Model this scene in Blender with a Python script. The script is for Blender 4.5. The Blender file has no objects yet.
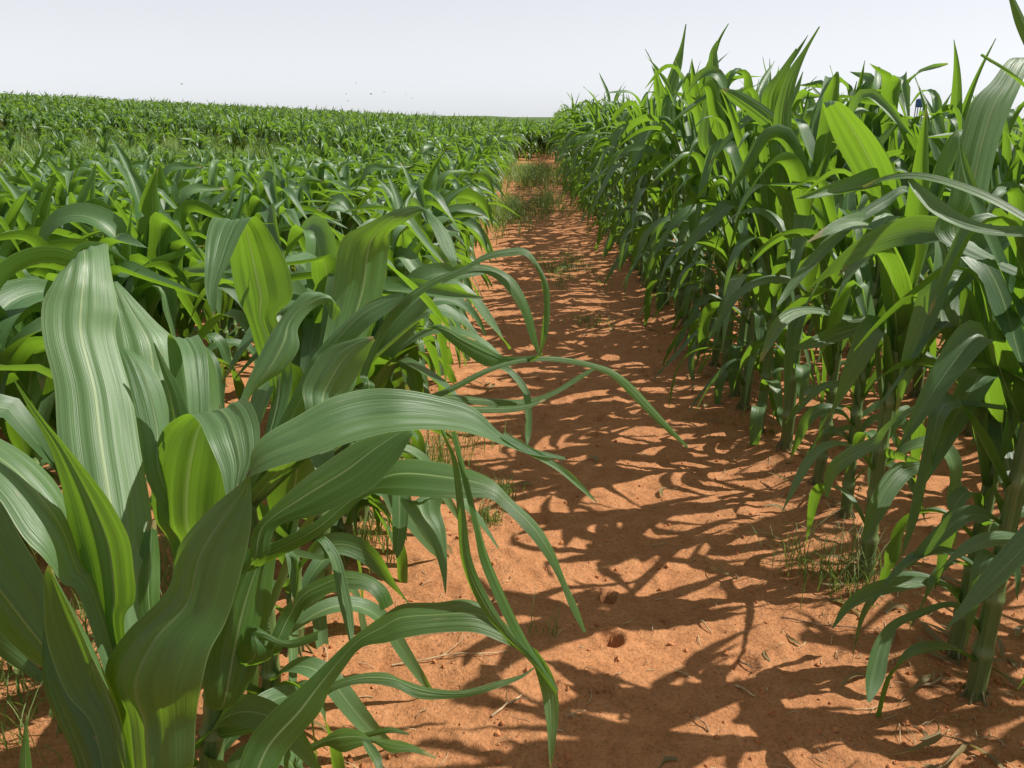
import bpy, math, random
import numpy as np
from mathutils import Vector

R = math.radians
rng = np.random.default_rng(7)
random.seed(7)
scene = bpy.context.scene
col = scene.collection
PI = math.pi

# ------------------------------------------------------------------ camera
CAM_H = 1.0
PITCH = R(18.0)
FPX = 835.0
cam_d = bpy.data.cameras.new("camera")
cam_d.sensor_width = 36.0
cam_d.lens = 36.0 * FPX / 1024.0
cam_d.clip_start = 0.02
cam_d.clip_end = 2000
cam = bpy.data.objects.new("camera", cam_d)
cam.location = (0, 0, CAM_H)
cam.rotation_euler = (PI / 2 - PITCH, 0, 0)
col.objects.link(cam)
scene.camera = cam
CF = np.array([0, math.cos(PITCH), -math.sin(PITCH)])
CU = np.array([0, math.sin(PITCH), math.cos(PITCH)])
CR = np.array([1.0, 0, 0])


def at(px, py, d):
    """a measured direction of the photograph and a distance along the lens axis -> a point of the place"""
    return np.array([0, 0, CAM_H]) + d * (CF + (px - 512) / FPX * CR - (py - 384) / FPX * CU)


# ------------------------------------------------------------------ light
SUN_EL, SUN_AZ = R(50), R(10)      # azimuth counted from +x towards +y
sd = Vector((math.cos(SUN_EL) * math.cos(SUN_AZ), math.cos(SUN_EL) * math.sin(SUN_AZ), math.sin(SUN_EL)))
sun_d = bpy.data.lights.new("sun", 'SUN')
sun_d.energy = 4.3
sun_d.angle = R(0.55)
sun_d.color = (1.0, 0.955, 0.88)
sun = bpy.data.objects.new("sun", sun_d)
sun.rotation_euler = sd.to_track_quat('Z', 'Y').to_euler()
sun.location = (6, 1, 8)
col.objects.link(sun)

world = bpy.data.worlds.new("World")
scene.world = world
world.use_nodes = True
wn, wl = world.node_tree.nodes, world.node_tree.links
wn.clear()
sky = wn.new('ShaderNodeTexSky')
sky.sky_type = 'NISHITA'
sky.sun_disc = False
sky.sun_elevation = SUN_EL
sky.sun_rotation = PI / 2 - SUN_AZ
sky.air_density = 0.55
sky.dust_density = 0.42
sky.ozone_density = 1.0
hs = wn.new('ShaderNodeHueSaturation')
hs.inputs['Saturation'].default_value = 0.17
bg = wn.new('ShaderNodeBackground')
bg.inputs['Strength'].default_value = 0.094
wo = wn.new('ShaderNodeOutputWorld')
wl.new(sky.outputs[0], hs.inputs['Color'])
hz = wn.new('ShaderNodeMix')
hz.data_type = 'RGBA'
hz.inputs[0].default_value = 0.55
hz.inputs[7].default_value = (4.55, 4.70, 5.0, 1)      # even milky haze over the whole sky
wl.new(hs.outputs[0], hz.inputs[6])
wl.new(hz.outputs[2], bg.inputs['Color'])
wl.new(bg.outputs[0], wo.inputs['Surface'])

scene.view_settings.view_transform = 'Standard'
scene.view_settings.look = 'None'
scene.view_settings.exposure = 0.83
scene.view_settings.gamma = 1.0
scene.view_settings.use_curve_mapping = False
scene.render.engine = 'CYCLES'
scene.cycles.use_denoising = True
scene.cycles.max_bounces = 7
scene.cycles.diffuse_bounces = 4
scene.cycles.glossy_bounces = 2
scene.cycles.transmission_bounces = 4
scene.cycles.caustics_reflective = False
scene.cycles.caustics_refractive = False
scene.cycles.sample_clamp_indirect = 6


# ------------------------------------------------------------------ mesh helpers
class MB:
    """collects vertices, faces and a per-vertex 'luv' attribute and links them as ONE mesh object"""

    def __init__(s):
        s.v, s.f3, s.f4, s.a, s.n = [], [], [], [], 0

    def add(s, v, f, a=None):
        v = np.asarray(v, float)
        f = np.asarray(f, np.int64)
        if a is None:
            a = np.zeros((len(v), 3))
        s.v.append(v)
        s.a.append(np.asarray(a, float))
        (s.f4 if f.shape[1] == 4 else s.f3).append(f + s.n)
        s.n += len(v)

    def mesh(s, name, mat, smooth=True):
        v = np.concatenate(s.v)
        a = np.concatenate(s.a)
        f4 = np.concatenate(s.f4) if s.f4 else np.zeros((0, 4), np.int64)
        f3 = np.concatenate(s.f3) if s.f3 else np.zeros((0, 3), np.int64)
        me = bpy.data.meshes.new(name)
        me.vertices.add(len(v))
        me.vertices.foreach_set("co", v.astype(np.float32).ravel())
        li = np.concatenate([f4.ravel(), f3.ravel()])
        ls = np.concatenate([np.arange(len(f4)) * 4, len(f4) * 4 + np.arange(len(f3)) * 3])
        me.loops.add(len(li))
        me.loops.foreach_set("vertex_index", li.astype(np.int32))
        me.polygons.add(len(ls))
        me.polygons.foreach_set("loop_start", ls.astype(np.int32))
        me.polygons.foreach_set("use_smooth", np.full(len(ls), smooth))
        at_ = me.attributes.new("luv", 'FLOAT_VECTOR', 'POINT')
        at_.data.foreach_set("vector", a.astype(np.float32).ravel())
        me.update(calc_edges=True)
        me.validate()
        me.materials.append(mat)
        return me

    def build(s, name, mat, parent=None, smooth=True):
        return link(name, s.mesh(name, mat, smooth), parent)


def link(name, me, parent=None):
    o = bpy.data.objects.new(name, me)
    col.objects.link(o)
    if parent is not None:
        o.parent = parent
    return o


def tag(o, label=None, cat=None, group=None, kind=None):
    for k, val in (("label", label), ("category", cat), ("group", group), ("kind", kind)):
        if val:
            o[k] = val
    return o


def empty(name, loc=(0, 0, 0), rz=0.0, scale=1.0):
    o = bpy.data.objects.new(name, None)
    o.empty_display_size = 0.05
    o.location = loc
    o.rotation_euler = (0, 0, rz)
    o.scale = (scale,) * 3
    col.objects.link(o)
    return o


def grid_faces(nu, nv):
    i = np.arange(nv - 1)[:, None] * nu + np.arange(nu - 1)[None, :]
    i = i.ravel()
    return np.stack([i, i + 1, i + nu + 1, i + nu], 1)


def sstep(a, b, x):
    t = np.clip((np.asarray(x, float) - a) / (b - a), 0, 1)
    return t * t * (3 - 2 * t)


def unit(v):
    return v / (np.linalg.norm(v, axis=-1, keepdims=True) + 1e-12)


_lat = np.random.default_rng(3).random((256, 256))


def vnoise(x, y):
    xi, yi = np.floor(x).astype(int), np.floor(y).astype(int)
    fx, fy = x - xi, y - yi
    fx, fy = fx * fx * (3 - 2 * fx), fy * fy * (3 - 2 * fy)
    g = lambda a, b: _lat[a & 255, b & 255]
    return ((g(xi, yi) * (1 - fx) + g(xi + 1, yi) * fx) * (1 - fy) + (g(xi, yi + 1) * (1 - fx) + g(xi + 1, yi + 1) * fx) * fy) * 2 - 1


# ------------------------------------------------------------------ materials
def nodes_of(name):
    m = bpy.data.materials.new(name)
    m.use_nodes = True
    nt = m.node_tree
    nt.nodes.clear()
    return m, nt.nodes, nt.links


def N(ns, t, **kw):
    n = ns.new(t)
    for k, v in kw.items():
        setattr(n, k, v)
    return n


def math_(ns, ls, op, a, b=None, c=None, clamp=False):
    n = ns.new('ShaderNodeMath')
    n.operation = op
    n.use_clamp = clamp
    for i, x in enumerate((a, b, c)):
        if x is None:
            continue
        if isinstance(x, (int, float)):
            n.inputs[i].default_value = x
        else:
            ls.new(x, n.inputs[i])
    return n.outputs[0]


def mixc(ns, ls, fac, a, b, blend='MIX'):
    n = ns.new('ShaderNodeMix')
    n.data_type = 'RGBA'
    n.blend_type = blend
    for sock, x in ((n.inputs[0], fac), (n.inputs[6], a), (n.inputs[7], b)):
        if isinstance(x, (int, float)):
            sock.default_value = x
        elif isinstance(x, tuple):
            sock.default_value = x + (1,) if len(x) == 3 else x
        else:
            ls.new(x, sock)
    return n.outputs[2]


def ramp(ns, ls, fac, stops):
    n = ns.new('ShaderNodeValToRGB')
    cr = n.color_ramp
    while len(cr.elements) < len(stops):
        cr.elements.new(0.5)
    for e, (p, c) in zip(cr.elements, stops):
        e.position = p
        e.color = (c + (1,)) if isinstance(c, tuple) else (c, c, c, 1)
    ls.new(fac, n.inputs[0])
    return n.outputs[0]


def leaf_material(name, dark, light, trans, fine=True, tfac=0.37, rough=0.42, midrib=(0.36, 0.43, 0.20), under=None):
    m, ns, ls = nodes_of(name)
    at_ = N(ns, 'ShaderNodeAttribute', attribute_name='luv')
    sp = N(ns, 'ShaderNodeSeparateXYZ')
    ls.new(at_.outputs['Vector'], sp.inputs[0])
    u, v, t = sp.outputs[0], sp.outputs[1], sp.outputs[2]
    oi = N(ns, 'ShaderNodeObjectInfo')
    rnd = math_(ns, ls, 'FRACT', math_(ns, ls, 'ADD', math_(ns, ls, 'MULTIPLY', oi.outputs['Random'], 7.31), t))
    # patchy tone along the blade
    cb = N(ns, 'ShaderNodeCombineXYZ')
    ls.new(math_(ns, ls, 'MULTIPLY', u, 5.0), cb.inputs[0])
    ls.new(math_(ns, ls, 'MULTIPLY', v, 4.0), cb.inputs[1])
    ls.new(math_(ns, ls, 'MULTIPLY', rnd, 37.0), cb.inputs[2])
    nz = N(ns, 'ShaderNodeTexNoise')
    nz.inputs['Scale'].default_value = 1.0
    nz.inputs['Detail'].default_value = 3.0
    ls.new(cb.outputs[0], nz.inputs['Vector'])
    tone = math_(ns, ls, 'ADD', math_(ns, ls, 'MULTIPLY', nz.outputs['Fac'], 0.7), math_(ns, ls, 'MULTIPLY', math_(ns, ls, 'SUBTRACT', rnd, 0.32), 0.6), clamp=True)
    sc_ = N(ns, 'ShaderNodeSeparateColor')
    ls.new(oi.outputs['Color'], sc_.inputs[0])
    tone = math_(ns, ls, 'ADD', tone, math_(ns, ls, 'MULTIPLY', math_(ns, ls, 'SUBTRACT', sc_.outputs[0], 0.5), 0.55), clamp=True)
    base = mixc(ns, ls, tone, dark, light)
    if under:                     # the leaf's lower face: no waxy bloom, a fuller green darkened to stand in for shade
        geo = N(ns, 'ShaderNodeNewGeometry')
        base = mixc(ns, ls, geo.outputs['Backfacing'], mixc(ns, ls, tone, under[0], under[1]), base)
    # parallel veins : stretched noise across u
    cv = N(ns, 'ShaderNodeCombineXYZ')
    ls.new(math_(ns, ls, 'MULTIPLY', u, 26.0), cv.inputs[0])
    ls.new(math_(ns, ls, 'MULTIPLY', v, 0.9), cv.inputs[1])
    ls.new(math_(ns, ls, 'MULTIPLY', rnd, 91.0), cv.inputs[2])
    nv = N(ns, 'ShaderNodeTexNoise')
    nv.inputs['Scale'].default_value = 1.0
    nv.inputs['Detail'].default_value = 4.0 if fine else 1.5
    nv.inputs['Roughness'].default_value = 0.62
    ls.new(cv.outputs[0], nv.inputs['Vector'])
    vein = ramp(ns, ls, nv.outputs['Fac'], [(0.33, 0.88), (0.5, 1.0), (0.68, 1.15)])
    base = mixc(ns, ls, 0.8, base, vein, 'MULTIPLY')
    # pale midrib tapering to the tip
    mdist = math_(ns, ls, 'ABSOLUTE', math_(ns, ls, 'SUBTRACT', u, 0.5))
    wid = math_(ns, ls, 'MULTIPLY_ADD', math_(ns, ls, 'SUBTRACT', 1.0, v), 0.030, 0.006)
    mask = math_(ns, ls, 'SUBTRACT', 1.0, math_(ns, ls, 'DIVIDE', mdist, wid), clamp=True)
    mask = math_(ns, ls, 'POWER', mask, 0.6)
    base = mixc(ns, ls, math_(ns, ls, 'MULTIPLY', mask, math_(ns, ls, 'MULTIPLY', sc_.outputs[1], 0.58)), base, midrib)
    # thin pale margin, dry tips on some leaves, small specks
    edge = math_(ns, ls, 'GREATER_THAN', mdist, 0.488)
    base = mixc(ns, ls, math_(ns, ls, 'MULTIPLY', edge, 0.4), base, (0.22, 0.30, 0.12))
    tipm = math_(ns, ls, 'MULTIPLY', math_(ns, ls, 'GREATER_THAN', v, math_(ns, ls, 'MULTIPLY_ADD', nz.outputs['Fac'], 0.16, 0.86)), math_(ns, ls, 'GREATER_THAN', rnd, 0.72))
    base = mixc(ns, ls, math_(ns, ls, 'MULTIPLY', tipm, 0.8), base, (0.30, 0.22, 0.09))
    if fine:
        # lesions and scratches running with the veins
        cl = N(ns, 'ShaderNodeCombineXYZ')
        ls.new(math_(ns, ls, 'MULTIPLY', u, 13.0), cl.inputs[0])
        ls.new(math_(ns, ls, 'MULTIPLY', v, 11.0), cl.inputs[1])
        ls.new(math_(ns, ls, 'MULTIPLY', rnd, 53.0), cl.inputs[2])
        ns2 = N(ns, 'ShaderNodeTexNoise')
        ns2.inputs['Scale'].default_value = 1.0
        ns2.inputs['Detail'].default_value = 2.5
        ls.new(cl.outputs[0], ns2.inputs['Vector'])
        spk = ramp(ns, ls, ns2.outputs['Fac'], [(0.71, 0.0), (0.75, 1.0)])
        base = mixc(ns, ls, math_(ns, ls, 'MULTIPLY', spk, 0.5), base, (0.24, 0.19, 0.10))
        # hair-fine stripes
        cf = N(ns, 'ShaderNodeCombineXYZ')
        ls.new(math_(ns, ls, 'MULTIPLY', u, 120.0), cf.inputs[0])
        ls.new(math_(ns, ls, 'MULTIPLY', v, 2.0), cf.inputs[1])
        nf = N(ns, 'ShaderNodeTexNoise')
        nf.inputs['Scale'].default_value = 1.0
        ls.new(cf.outputs[0], nf.inputs['Vector'])
        base = mixc(ns, ls, 0.6, base, ramp(ns, ls, nf.outputs['Fac'], [(0.35, 0.82), (0.65, 1.18)]), 'MULTIPLY')
    dry = math_(ns, ls, 'GREATER_THAN', t, 1.0)
    dryc = mixc(ns, ls, nz.outputs['Fac'], (0.15, 0.10, 0.04), (0.32, 0.25, 0.11))
    base = mixc(ns, ls, math_(ns, ls, 'MULTIPLY', dry, ramp(ns, ls, math_(ns, ls, 'ADD', v, math_(ns, ls, 'MULTIPLY', nz.outputs['Fac'], 0.6)), [(0.35, 0.25), (0.75, 0.95)])), base, dryc)
    pb = N(ns, 'ShaderNodeBsdfPrincipled')
    ls.new(base, pb.inputs['Base Color'])
    rr = math_(ns, ls, 'MULTIPLY_ADD', nz.outputs['Fac'], 0.22, rough - 0.10)
    ls.new(rr, pb.inputs['Roughness'])
    pb.inputs['Specular IOR Level'].default_value = 0.50
    bp = N(ns, 'ShaderNodeBump')
    bp.inputs['Strength'].default_value = 0.55 if fine else 0.3
    bp.inputs['Distance'].default_value = 0.0022
    ls.new(nv.outputs['Fac'], bp.inputs['Height'])
    ls.new(bp.outputs[0], pb.inputs['Normal'])
    tr = N(ns, 'ShaderNodeBsdfTranslucent')
    tcol = mixc(ns, ls, 0.85, trans, vein, 'MULTIPLY')
    tcol = mixc(ns, ls, math_(ns, ls, 'MULTIPLY', mask, 0.5), tcol, (0.30, 0.40, 0.12))
    tcol = mixc(ns, ls, math_(ns, ls, 'MULTIPLY', dry, 0.8), tcol, (0.30, 0.20, 0.06))
    ls.new(tcol, tr.inputs['Color'])
    ls.new(bp.outputs[0], tr.inputs['Normal'])
    mx = N(ns, 'ShaderNodeMixShader')
    mx.inputs[0].default_value = tfac
    ls.new(pb.outputs[0], mx.inputs[1])
    ls.new(tr.outputs[0], mx.inputs[2])
    out = N(ns, 'ShaderNodeOutputMaterial')
    ls.new(mx.outputs[0], out.inputs['Surface'])
    return m


M_LEAF = leaf_material("maize_leaf", (0.040, 0.099, 0.034), (0.102, 0.180, 0.073), (0.235, 0.43, 0.024), under=((0.023, 0.068, 0.011), (0.056, 0.122, 0.025)))  # lower-face greens set darker, with shade put into the colour
M_FAR = leaf_material("maize_leaf_distant", (0.045, 0.100, 0.032), (0.095, 0.170, 0.058), (0.22, 0.40, 0.03), fine=False)
M_WEED = leaf_material("weed_leaf", (0.050, 0.115, 0.030), (0.13, 0.22, 0.065), (0.24, 0.40, 0.05), fine=False, rough=0.6)
M_YELLOW = leaf_material("yellow_green_leaf", (0.14, 0.20, 0.02), (0.24, 0.29, 0.03), (0.50, 0.60, 0.04), fine=False, rough=0.6)


def simple_mat(name, c1, c2, scale=20, rough=0.7, stretch=None, spec=0.3, bump=0.0, detail=4):
    m, ns, ls = nodes_of(name)
    tc = N(ns, 'ShaderNodeTexCoord')
    mp = N(ns, 'ShaderNodeMapping')
    if stretch:
        mp.inputs['Scale'].default_value = stretch
    ls.new(tc.outputs['Object'], mp.inputs[0])
    nz = N(ns, 'ShaderNodeTexNoise')
    nz.inputs['Scale'].default_value = scale
    nz.inputs['Detail'].default_value = detail
    ls.new(mp.outputs[0], nz.inputs['Vector'])
    c = ramp(ns, ls, nz.outputs['Fac'], [(0.35, c1), (0.65, c2)])
    pb = N(ns, 'ShaderNodeBsdfPrincipled')
    ls.new(c, pb.inputs['Base Color'])
    pb.inputs['Roughness'].default_value = rough
    pb.inputs['Specular IOR Level'].default_value = spec
    if bump:
        bp = N(ns, 'ShaderNodeBump')
        bp.inputs['Strength'].default_value = bump
        bp.inputs['Distance'].default_value = 0.004
        ls.new(nz.outputs['Fac'], bp.inputs['Height'])
        ls.new(bp.outputs[0], pb.inputs['Normal'])
    out = N(ns, 'ShaderNodeOutputMaterial')
    ls.new(pb.outputs[0], out.inputs['Surface'])
    return m


def stalk_material():
    m, ns, ls = nodes_of("maize_stalk")
    at_ = N(ns, 'ShaderNodeAttribute', attribute_name='luv')
    sp = N(ns, 'ShaderNodeSeparateXYZ')
    ls.new(at_.outputs['Vector'], sp.inputs[0])
    cb = N(ns, 'ShaderNodeCombineXYZ')
    ls.new(math_(ns, ls, 'MULTIPLY', sp.outputs[0], 24.0), cb.inputs[0])
    ls.new(math_(ns, ls, 'MULTIPLY', sp.outputs[1], 3.0), cb.inputs[1])
    nz = N(ns, 'ShaderNodeTexNoise')
    nz.inputs['Scale'].default_value = 1.0
    nz.inputs['Detail'].default_value = 3.0
    ls.new(cb.outputs[0], nz.inputs['Vector'])
    c = ramp(ns, ls, nz.outputs['Fac'], [(0.3, (0.050, 0.105, 0.024)), (0.7, (0.115, 0.180, 0.055))])
    # purplish-brown foot and slightly pale nodes
    foot = ramp(ns, ls, sp.outputs[1], [(0.0, 1.0), (0.10, 0.0)])
    c = mixc(ns, ls, math_(ns, ls, 'MULTIPLY', foot, 0.7), c, (0.12, 0.075, 0.035))
    c = mixc(ns, ls, math_(ns, ls, 'MULTIPLY', sp.outputs[2], 0.6), c, (0.20, 0.24, 0.10))
    pb = N(ns, 'ShaderNodeBsdfPrincipled')
    ls.new(c, pb.inputs['Base Color'])
    pb.inputs['Roughness'].default_value = 0.45
    bp = N(ns, 'ShaderNodeBump')
    bp.inputs['Strength'].default_value = 0.4
    bp.inputs['Distance'].default_value = 0.002
    ls.new(nz.outputs['Fac'], bp.inputs['Height'])
    ls.new(bp.outputs[0], pb.inputs['Normal'])
    out = N(ns, 'ShaderNodeOutputMaterial')
    ls.new(pb.outputs[0], out.inputs['Surface'])
    return m


M_STALK = stalk_material()
M_STRAW = simple_mat("dry_straw", (0.26, 0.17, 0.09), (0.48, 0.36, 0.21), 60, 0.8)
M_TWIG = simple_mat("dry_twig", (0.10, 0.06, 0.035), (0.24, 0.15, 0.085), 70, 0.85)
M_CLOD = simple_mat("soil_clod", (0.30, 0.115, 0.045), (0.46, 0.19, 0.080), 40, 0.95, spec=0.1)


def soil_material():
    m, ns, ls = nodes_of("red_soil")
    tc = N(ns, 'ShaderNodeTexCoord')

    def noise(sc, det, rough=0.55):
        n = N(ns, 'ShaderNodeTexNoise')
        n.inputs['Scale'].default_value = sc
        n.inputs['Detail'].default_value = det
        n.inputs['Roughness'].default_value = rough
        ls.new(tc.outputs['Object'], n.inputs['Vector'])
        return n.outputs['Fac']
    big, mid, fine = noise(1.7, 5), noise(16, 6, 0.65), noise(150, 5, 0.7)
    c = ramp(ns, ls, mid, [(0.25, (0.260, 0.106, 0.041)), (0.5, (0.362, 0.160, 0.068)), (0.75, (0.452, 0.216, 0.098))])
    c = mixc(ns, ls, ramp(ns, ls, big, [(0.35, 0.0), (0.65, 0.55)]), c, (0.355, 0.160, 0.072))
    grain = ramp(ns, ls, fine, [(0.30, 0.50), (0.5, 1.0), (0.70, 1.30)])
    c = mixc(ns, ls, 0.75, c, grain, 'MULTIPLY')
    # small dark crumbs of plant matter
    vo = N(ns, 'ShaderNodeTexVoronoi')
    vo.inputs['Scale'].default_value = 60
    ls.new(tc.outputs['Object'], vo.inputs['Vector'])
    spk = math_(ns, ls, 'MULTIPLY', ramp(ns, ls, vo.outputs['Distance'], [(0.10, 1.0), (0.20, 0.0)]), ramp(ns, ls, noise(7, 3), [(0.52, 0.0), (0.62, 1.0)]))
    c = mixc(ns, ls, math_(ns, ls, 'MULTIPLY', spk, 0.6), c, (0.10, 0.05, 0.028))
    # beyond the two stands of maize the land is under other green crops
    sx = N(ns, 'ShaderNodeSeparateXYZ')
    ls.new(tc.outputs['Object'], sx.inputs[0])
    far_y = math_(ns, ls, 'MULTIPLY_ADD', big, 4.0, sx.outputs[1])
    far_x = math_(ns, ls, 'MULTIPLY_ADD', big, 1.5, sx.outputs[0])
    green = math_(ns, ls, 'MAXIMUM', ramp(ns, ls, math_(ns, ls, 'DIVIDE', far_y, 100.0), [(0.56, 0.0), (0.60, 1.0)]), ramp(ns, ls, math_(ns, ls, 'DIVIDE', far_x, 100.0), [(0.070, 0.0), (0.080, 1.0)]))
    crop = ramp(ns, ls, noise(2.3, 6, 0.7), [(0.3, (0.035, 0.070, 0.018)), (0.7, (0.085, 0.135, 0.040))])
    c = mixc(ns, ls, green, c, crop)
    pb = N(ns, 'ShaderNodeBsdfPrincipled')
    ls.new(c, pb.inputs['Base Color'])
    pb.inputs['Roughness'].default_value = 0.95
    pb.inputs['Specular IOR Level'].default_value = 0.12
    h = math_(ns, ls, 'ADD', math_(ns, ls, 'MULTIPLY', mid, 1.0), math_(ns, ls, 'MULTIPLY', fine, 0.35))
    bp = N(ns, 'ShaderNodeBump')
    bp.inputs['Strength'].default_value = 0.9
    bp.inputs['Distance'].default_value = 0.014
    ls.new(h, bp.inputs['Height'])
    ls.new(bp.outputs[0], pb.inputs['Normal'])
    out = N(ns, 'ShaderNodeOutputMaterial')
    ls.new(pb.outputs[0], out.inputs['Surface'])
    return m


M_SOIL = soil_material()

# ------------------------------------------------------------------ terrain
ROW_L = [-0.40, -1.12] + [-1.12 - 0.62 * k for k in range(1, 60)]
ROW_R = [0.825 + 0.66 * k for k in range(4)]


def bend(y):
    """the rows and the path swing gently aside far off"""
    t = max(0.0, min(y, 17.0) - 9.0)
    return 0.005 * t * t + 0.04 * max(0.0, y - 17.0)


def terrain(x, y):
    x, y = np.asarray(x, float), np.asarray(y, float)
    s = np.clip(-x / 18, 0, 1.4)
    rise = 0.92 * s * sstep(13, 30, y) - 3.4 * sstep(38, 85, y)
    dip = -0.26 * sstep(3.5, 9, y) * (1 - sstep(10.5, 18, y)) * np.clip(-x / 3.5, 0, 1)
    return rise + dip


HOLES = [(607, 597, .022, .042), (612, 637, .026, .040), (603, 691, .024, .016), (745, 663, .03, .012), (560, 705, .02, .007), (600, 420, .03, .012), (540, 520, .03, .010), (650, 560, .03, .010)]


def ground_pt(px, py):
    """where the sight line through a photograph's pixel meets the ground"""
    d = CF + (px - 512) / FPX * CR - (py - 384) / FPX * CU
    k = CAM_H / -d[2]
    return d[0] * k, d[1] * k


HOLE_W = [ground_pt(a, b) + (r, dp) for a, b, r, dp in HOLES]


def detail(x, y):
    z = 0.016 * vnoise(x * 3.1 + 7, y * 2.6 + 3) + 0.006 * vnoise(x * 8.3, y * 8.1 + 40) + 0.0035 * vnoise(x * 21, y * 22 + 9)
    z = z + 0.0022 * vnoise(x * 55 + 3, y * 57) + 0.0012 * vnoise(x * 120, y * 118 + 77)
    clod = np.clip(vnoise(x * 30 + 50, y * 31) - 0.45, 0, 1)
    z = z + 0.018 * clod * np.clip(vnoise(x * 2.2, y * 2.0 + 60) + 0.35, 0, 1)
    for rx in ROW_L[:6] + ROW_R:
        z = z + 0.030 * np.exp(-((x - rx) / 0.11) ** 2) * (0.7 + 0.4 * vnoise(x * 6, y * 6 + 5))
    for hx, hy, r, dp in HOLE_W:
        q = np.sqrt((x - hx) ** 2 + ((y - hy) * 0.9) ** 2) / r
        z = z - dp * (1 - sstep(0.55, 1.0, q)) + 0.18 * dp * np.exp(-((q - 1.25) / 0.28) ** 2)
    return z


def ground_z(x, y):
    return terrain(x, y) + detail(x, y)


def graded(a, b, step, grow, lo, hi):
    mid = list(np.arange(a, b, step))
    up, d, p = [], step, mid[-1]
    while p < hi:
        d *= grow
        p += d
        up.append(p)
    dn, d, p = [], step, mid[0]
    while p > lo:
        d *= grow
        p -= d
        dn.append(p)
    return np.array(dn[::-1] + mid + up)


gx = graded(-0.75, 1.15, 0.007, 1.055, -400, 400)
gy = graded(1.02, 2.6, 0.007, 1.0135, -30, 900)
# behind the camera the steps grow fast
gy = gy[(gy > 0.2) | (np.arange(len(gy)) % 6 == 0)]
X, Y = np.meshgrid(gx, gy)
Z = terrain(X, Y) + detail(X, Y)
gb = MB()
gb.add(np.stack([X.ravel(), Y.ravel(), Z.ravel()], 1), grid_faces(len(gx), len(gy)))
g_o = gb.build("ground", M_SOIL)
tag(g_o, "bare orange red soil of the path and field, striped by leaf shadows", "ground", None, "structure")


# ------------------------------------------------------------------ leaves
def leaf_pts(L, W, az, el0, el1, a0, wdt, p=1.0, daz=0.0, tw=0.0, wave=0.05, n=26, m=6, seed=0, z0=0.0, r0=0.012, base_w=0.55, channel=1.3, chan_tip=0.18, belly=0.3, torn=False, dry=False):
    """an arching strap: a spine that climbs at el0 and bends to el1, a blade curled into a channel at its foot"""
    lr = np.random.default_rng(seed)
    s = np.linspace(0, 1, n + 1)
    f = np.clip((s - a0) / wdt, 0, 1)
    f = f ** p if p != 1 else f * f * (3 - 2 * f)
    th = el0 + (el1 - el0) * f + 0.10 * np.sin(s * 7 + lr.uniform(0, 6)) * s
    aa = az + daz * s ** 1.5
    D = np.stack([np.cos(th) * np.cos(aa), np.cos(th) * np.sin(aa), np.sin(th)], 1)
    P = np.zeros((n + 1, 3))
    P[1:] = np.cumsum((D[1:] + D[:-1]) / 2, 0) * L / n
    P += np.array([r0 * math.cos(az), r0 * math.sin(az), z0])
    S0 = np.stack([-np.sin(aa), np.cos(aa), 0 * aa], 1)
    N0 = np.cross(D, S0)
    t = tw * s ** 1.4
    S = S0 * np.cos(t)[:, None] + N0 * np.sin(t)[:, None]
    Nn = N0 * np.cos(t)[:, None] - S0 * np.sin(t)[:, None]
    w = W * 0.5 * (base_w + (1 - base_w) * sstep(0, belly, s)) * np.clip(1 - np.clip((s - belly) / (1 - belly), 0, 1) ** 1.9, 0, 1) ** 0.95
    w = np.maximum(w, 0.0012)
    if torn:
        c_ = lr.uniform(0.35, 0.9)
        w = w * (1 - 0.55 * np.exp(-((s - c_) / 0.025) ** 2)) * (1 - 0.25 * np.exp(-((s - c_ + 0.17) / 0.02) ** 2))
    phi = channel * np.exp(-s / 0.10) + chan_tip * (1 + 0.8 * s)
    u = np.linspace(-1, 1, m + 1)
    a = u[None, :] * phi[:, None]
    r = (w / phi)[:, None]
    lat, up = r * np.sin(a), r * (1 - np.cos(a))
    up = up + 0.10 * w[:, None] * np.abs(u)[None, :] ** 0.7      # midrib crease
    k1, k2, p1, p2 = lr.uniform(9, 17), lr.uniform(9, 17), lr.uniform(0, 6), lr.uniform(0, 6)
    wv = np.where(u[None, :] < 0, np.sin(k1 * s + p1)[:, None], np.sin(k2 * s + p2)[:, None])
    up = up + wave * W * wv * (u ** 2)[None, :] * (sstep(0.1, 0.4, s) * (1 - 0.6 * s))[:, None]
    V = P[:, None, :] + S[:, None, :] * lat[..., None] + Nn[:, None, :] * up[..., None]
    A = np.zeros((n + 1, m + 1, 3))
    A[..., 0] = (u + 1)[None, :] / 2
    A[..., 1] = s[:, None]
    A[..., 2] = lr.random() + (1.0 if dry else 0.0)
    return V.reshape(-1, 3), grid_faces(m + 1, n + 1), A.reshape(-1, 3)


def tube(pts, rad, ns=8, node=None):
    pts = np.asarray(pts, float)
    n = len(pts)
    T = unit(np.gradient(pts, axis=0))
    ref = np.array([1.0, 0.1, 0]) if abs(T[0, 2]) > 0.6 else np.array([0, 0.1, 1.0])
    A = unit(np.cross(T, ref))
    B = np.cross(T, A)
    ang = np.linspace(0, 2 * PI, ns + 1)
    rad = np.broadcast_to(np.asarray(rad, float), (n,))
    V = pts[:, None] + rad[:, None, None] * (np.cos(ang)[None, :, None] * A[:, None] + np.sin(ang)[None, :, None] * B[:, None])
    at_ = np.zeros((n, ns + 1, 3))
    at_[..., 0] = np.linspace(0, 1, ns + 1)[None]
    at_[..., 1] = np.linspace(0, 1, n)[:, None]
    if node is not None:
        at_[..., 2] = np.asarray(node)[:, None]
    return V.reshape(-1, 3), grid_faces(ns + 1, n), at_.reshape(-1, 3)


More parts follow.
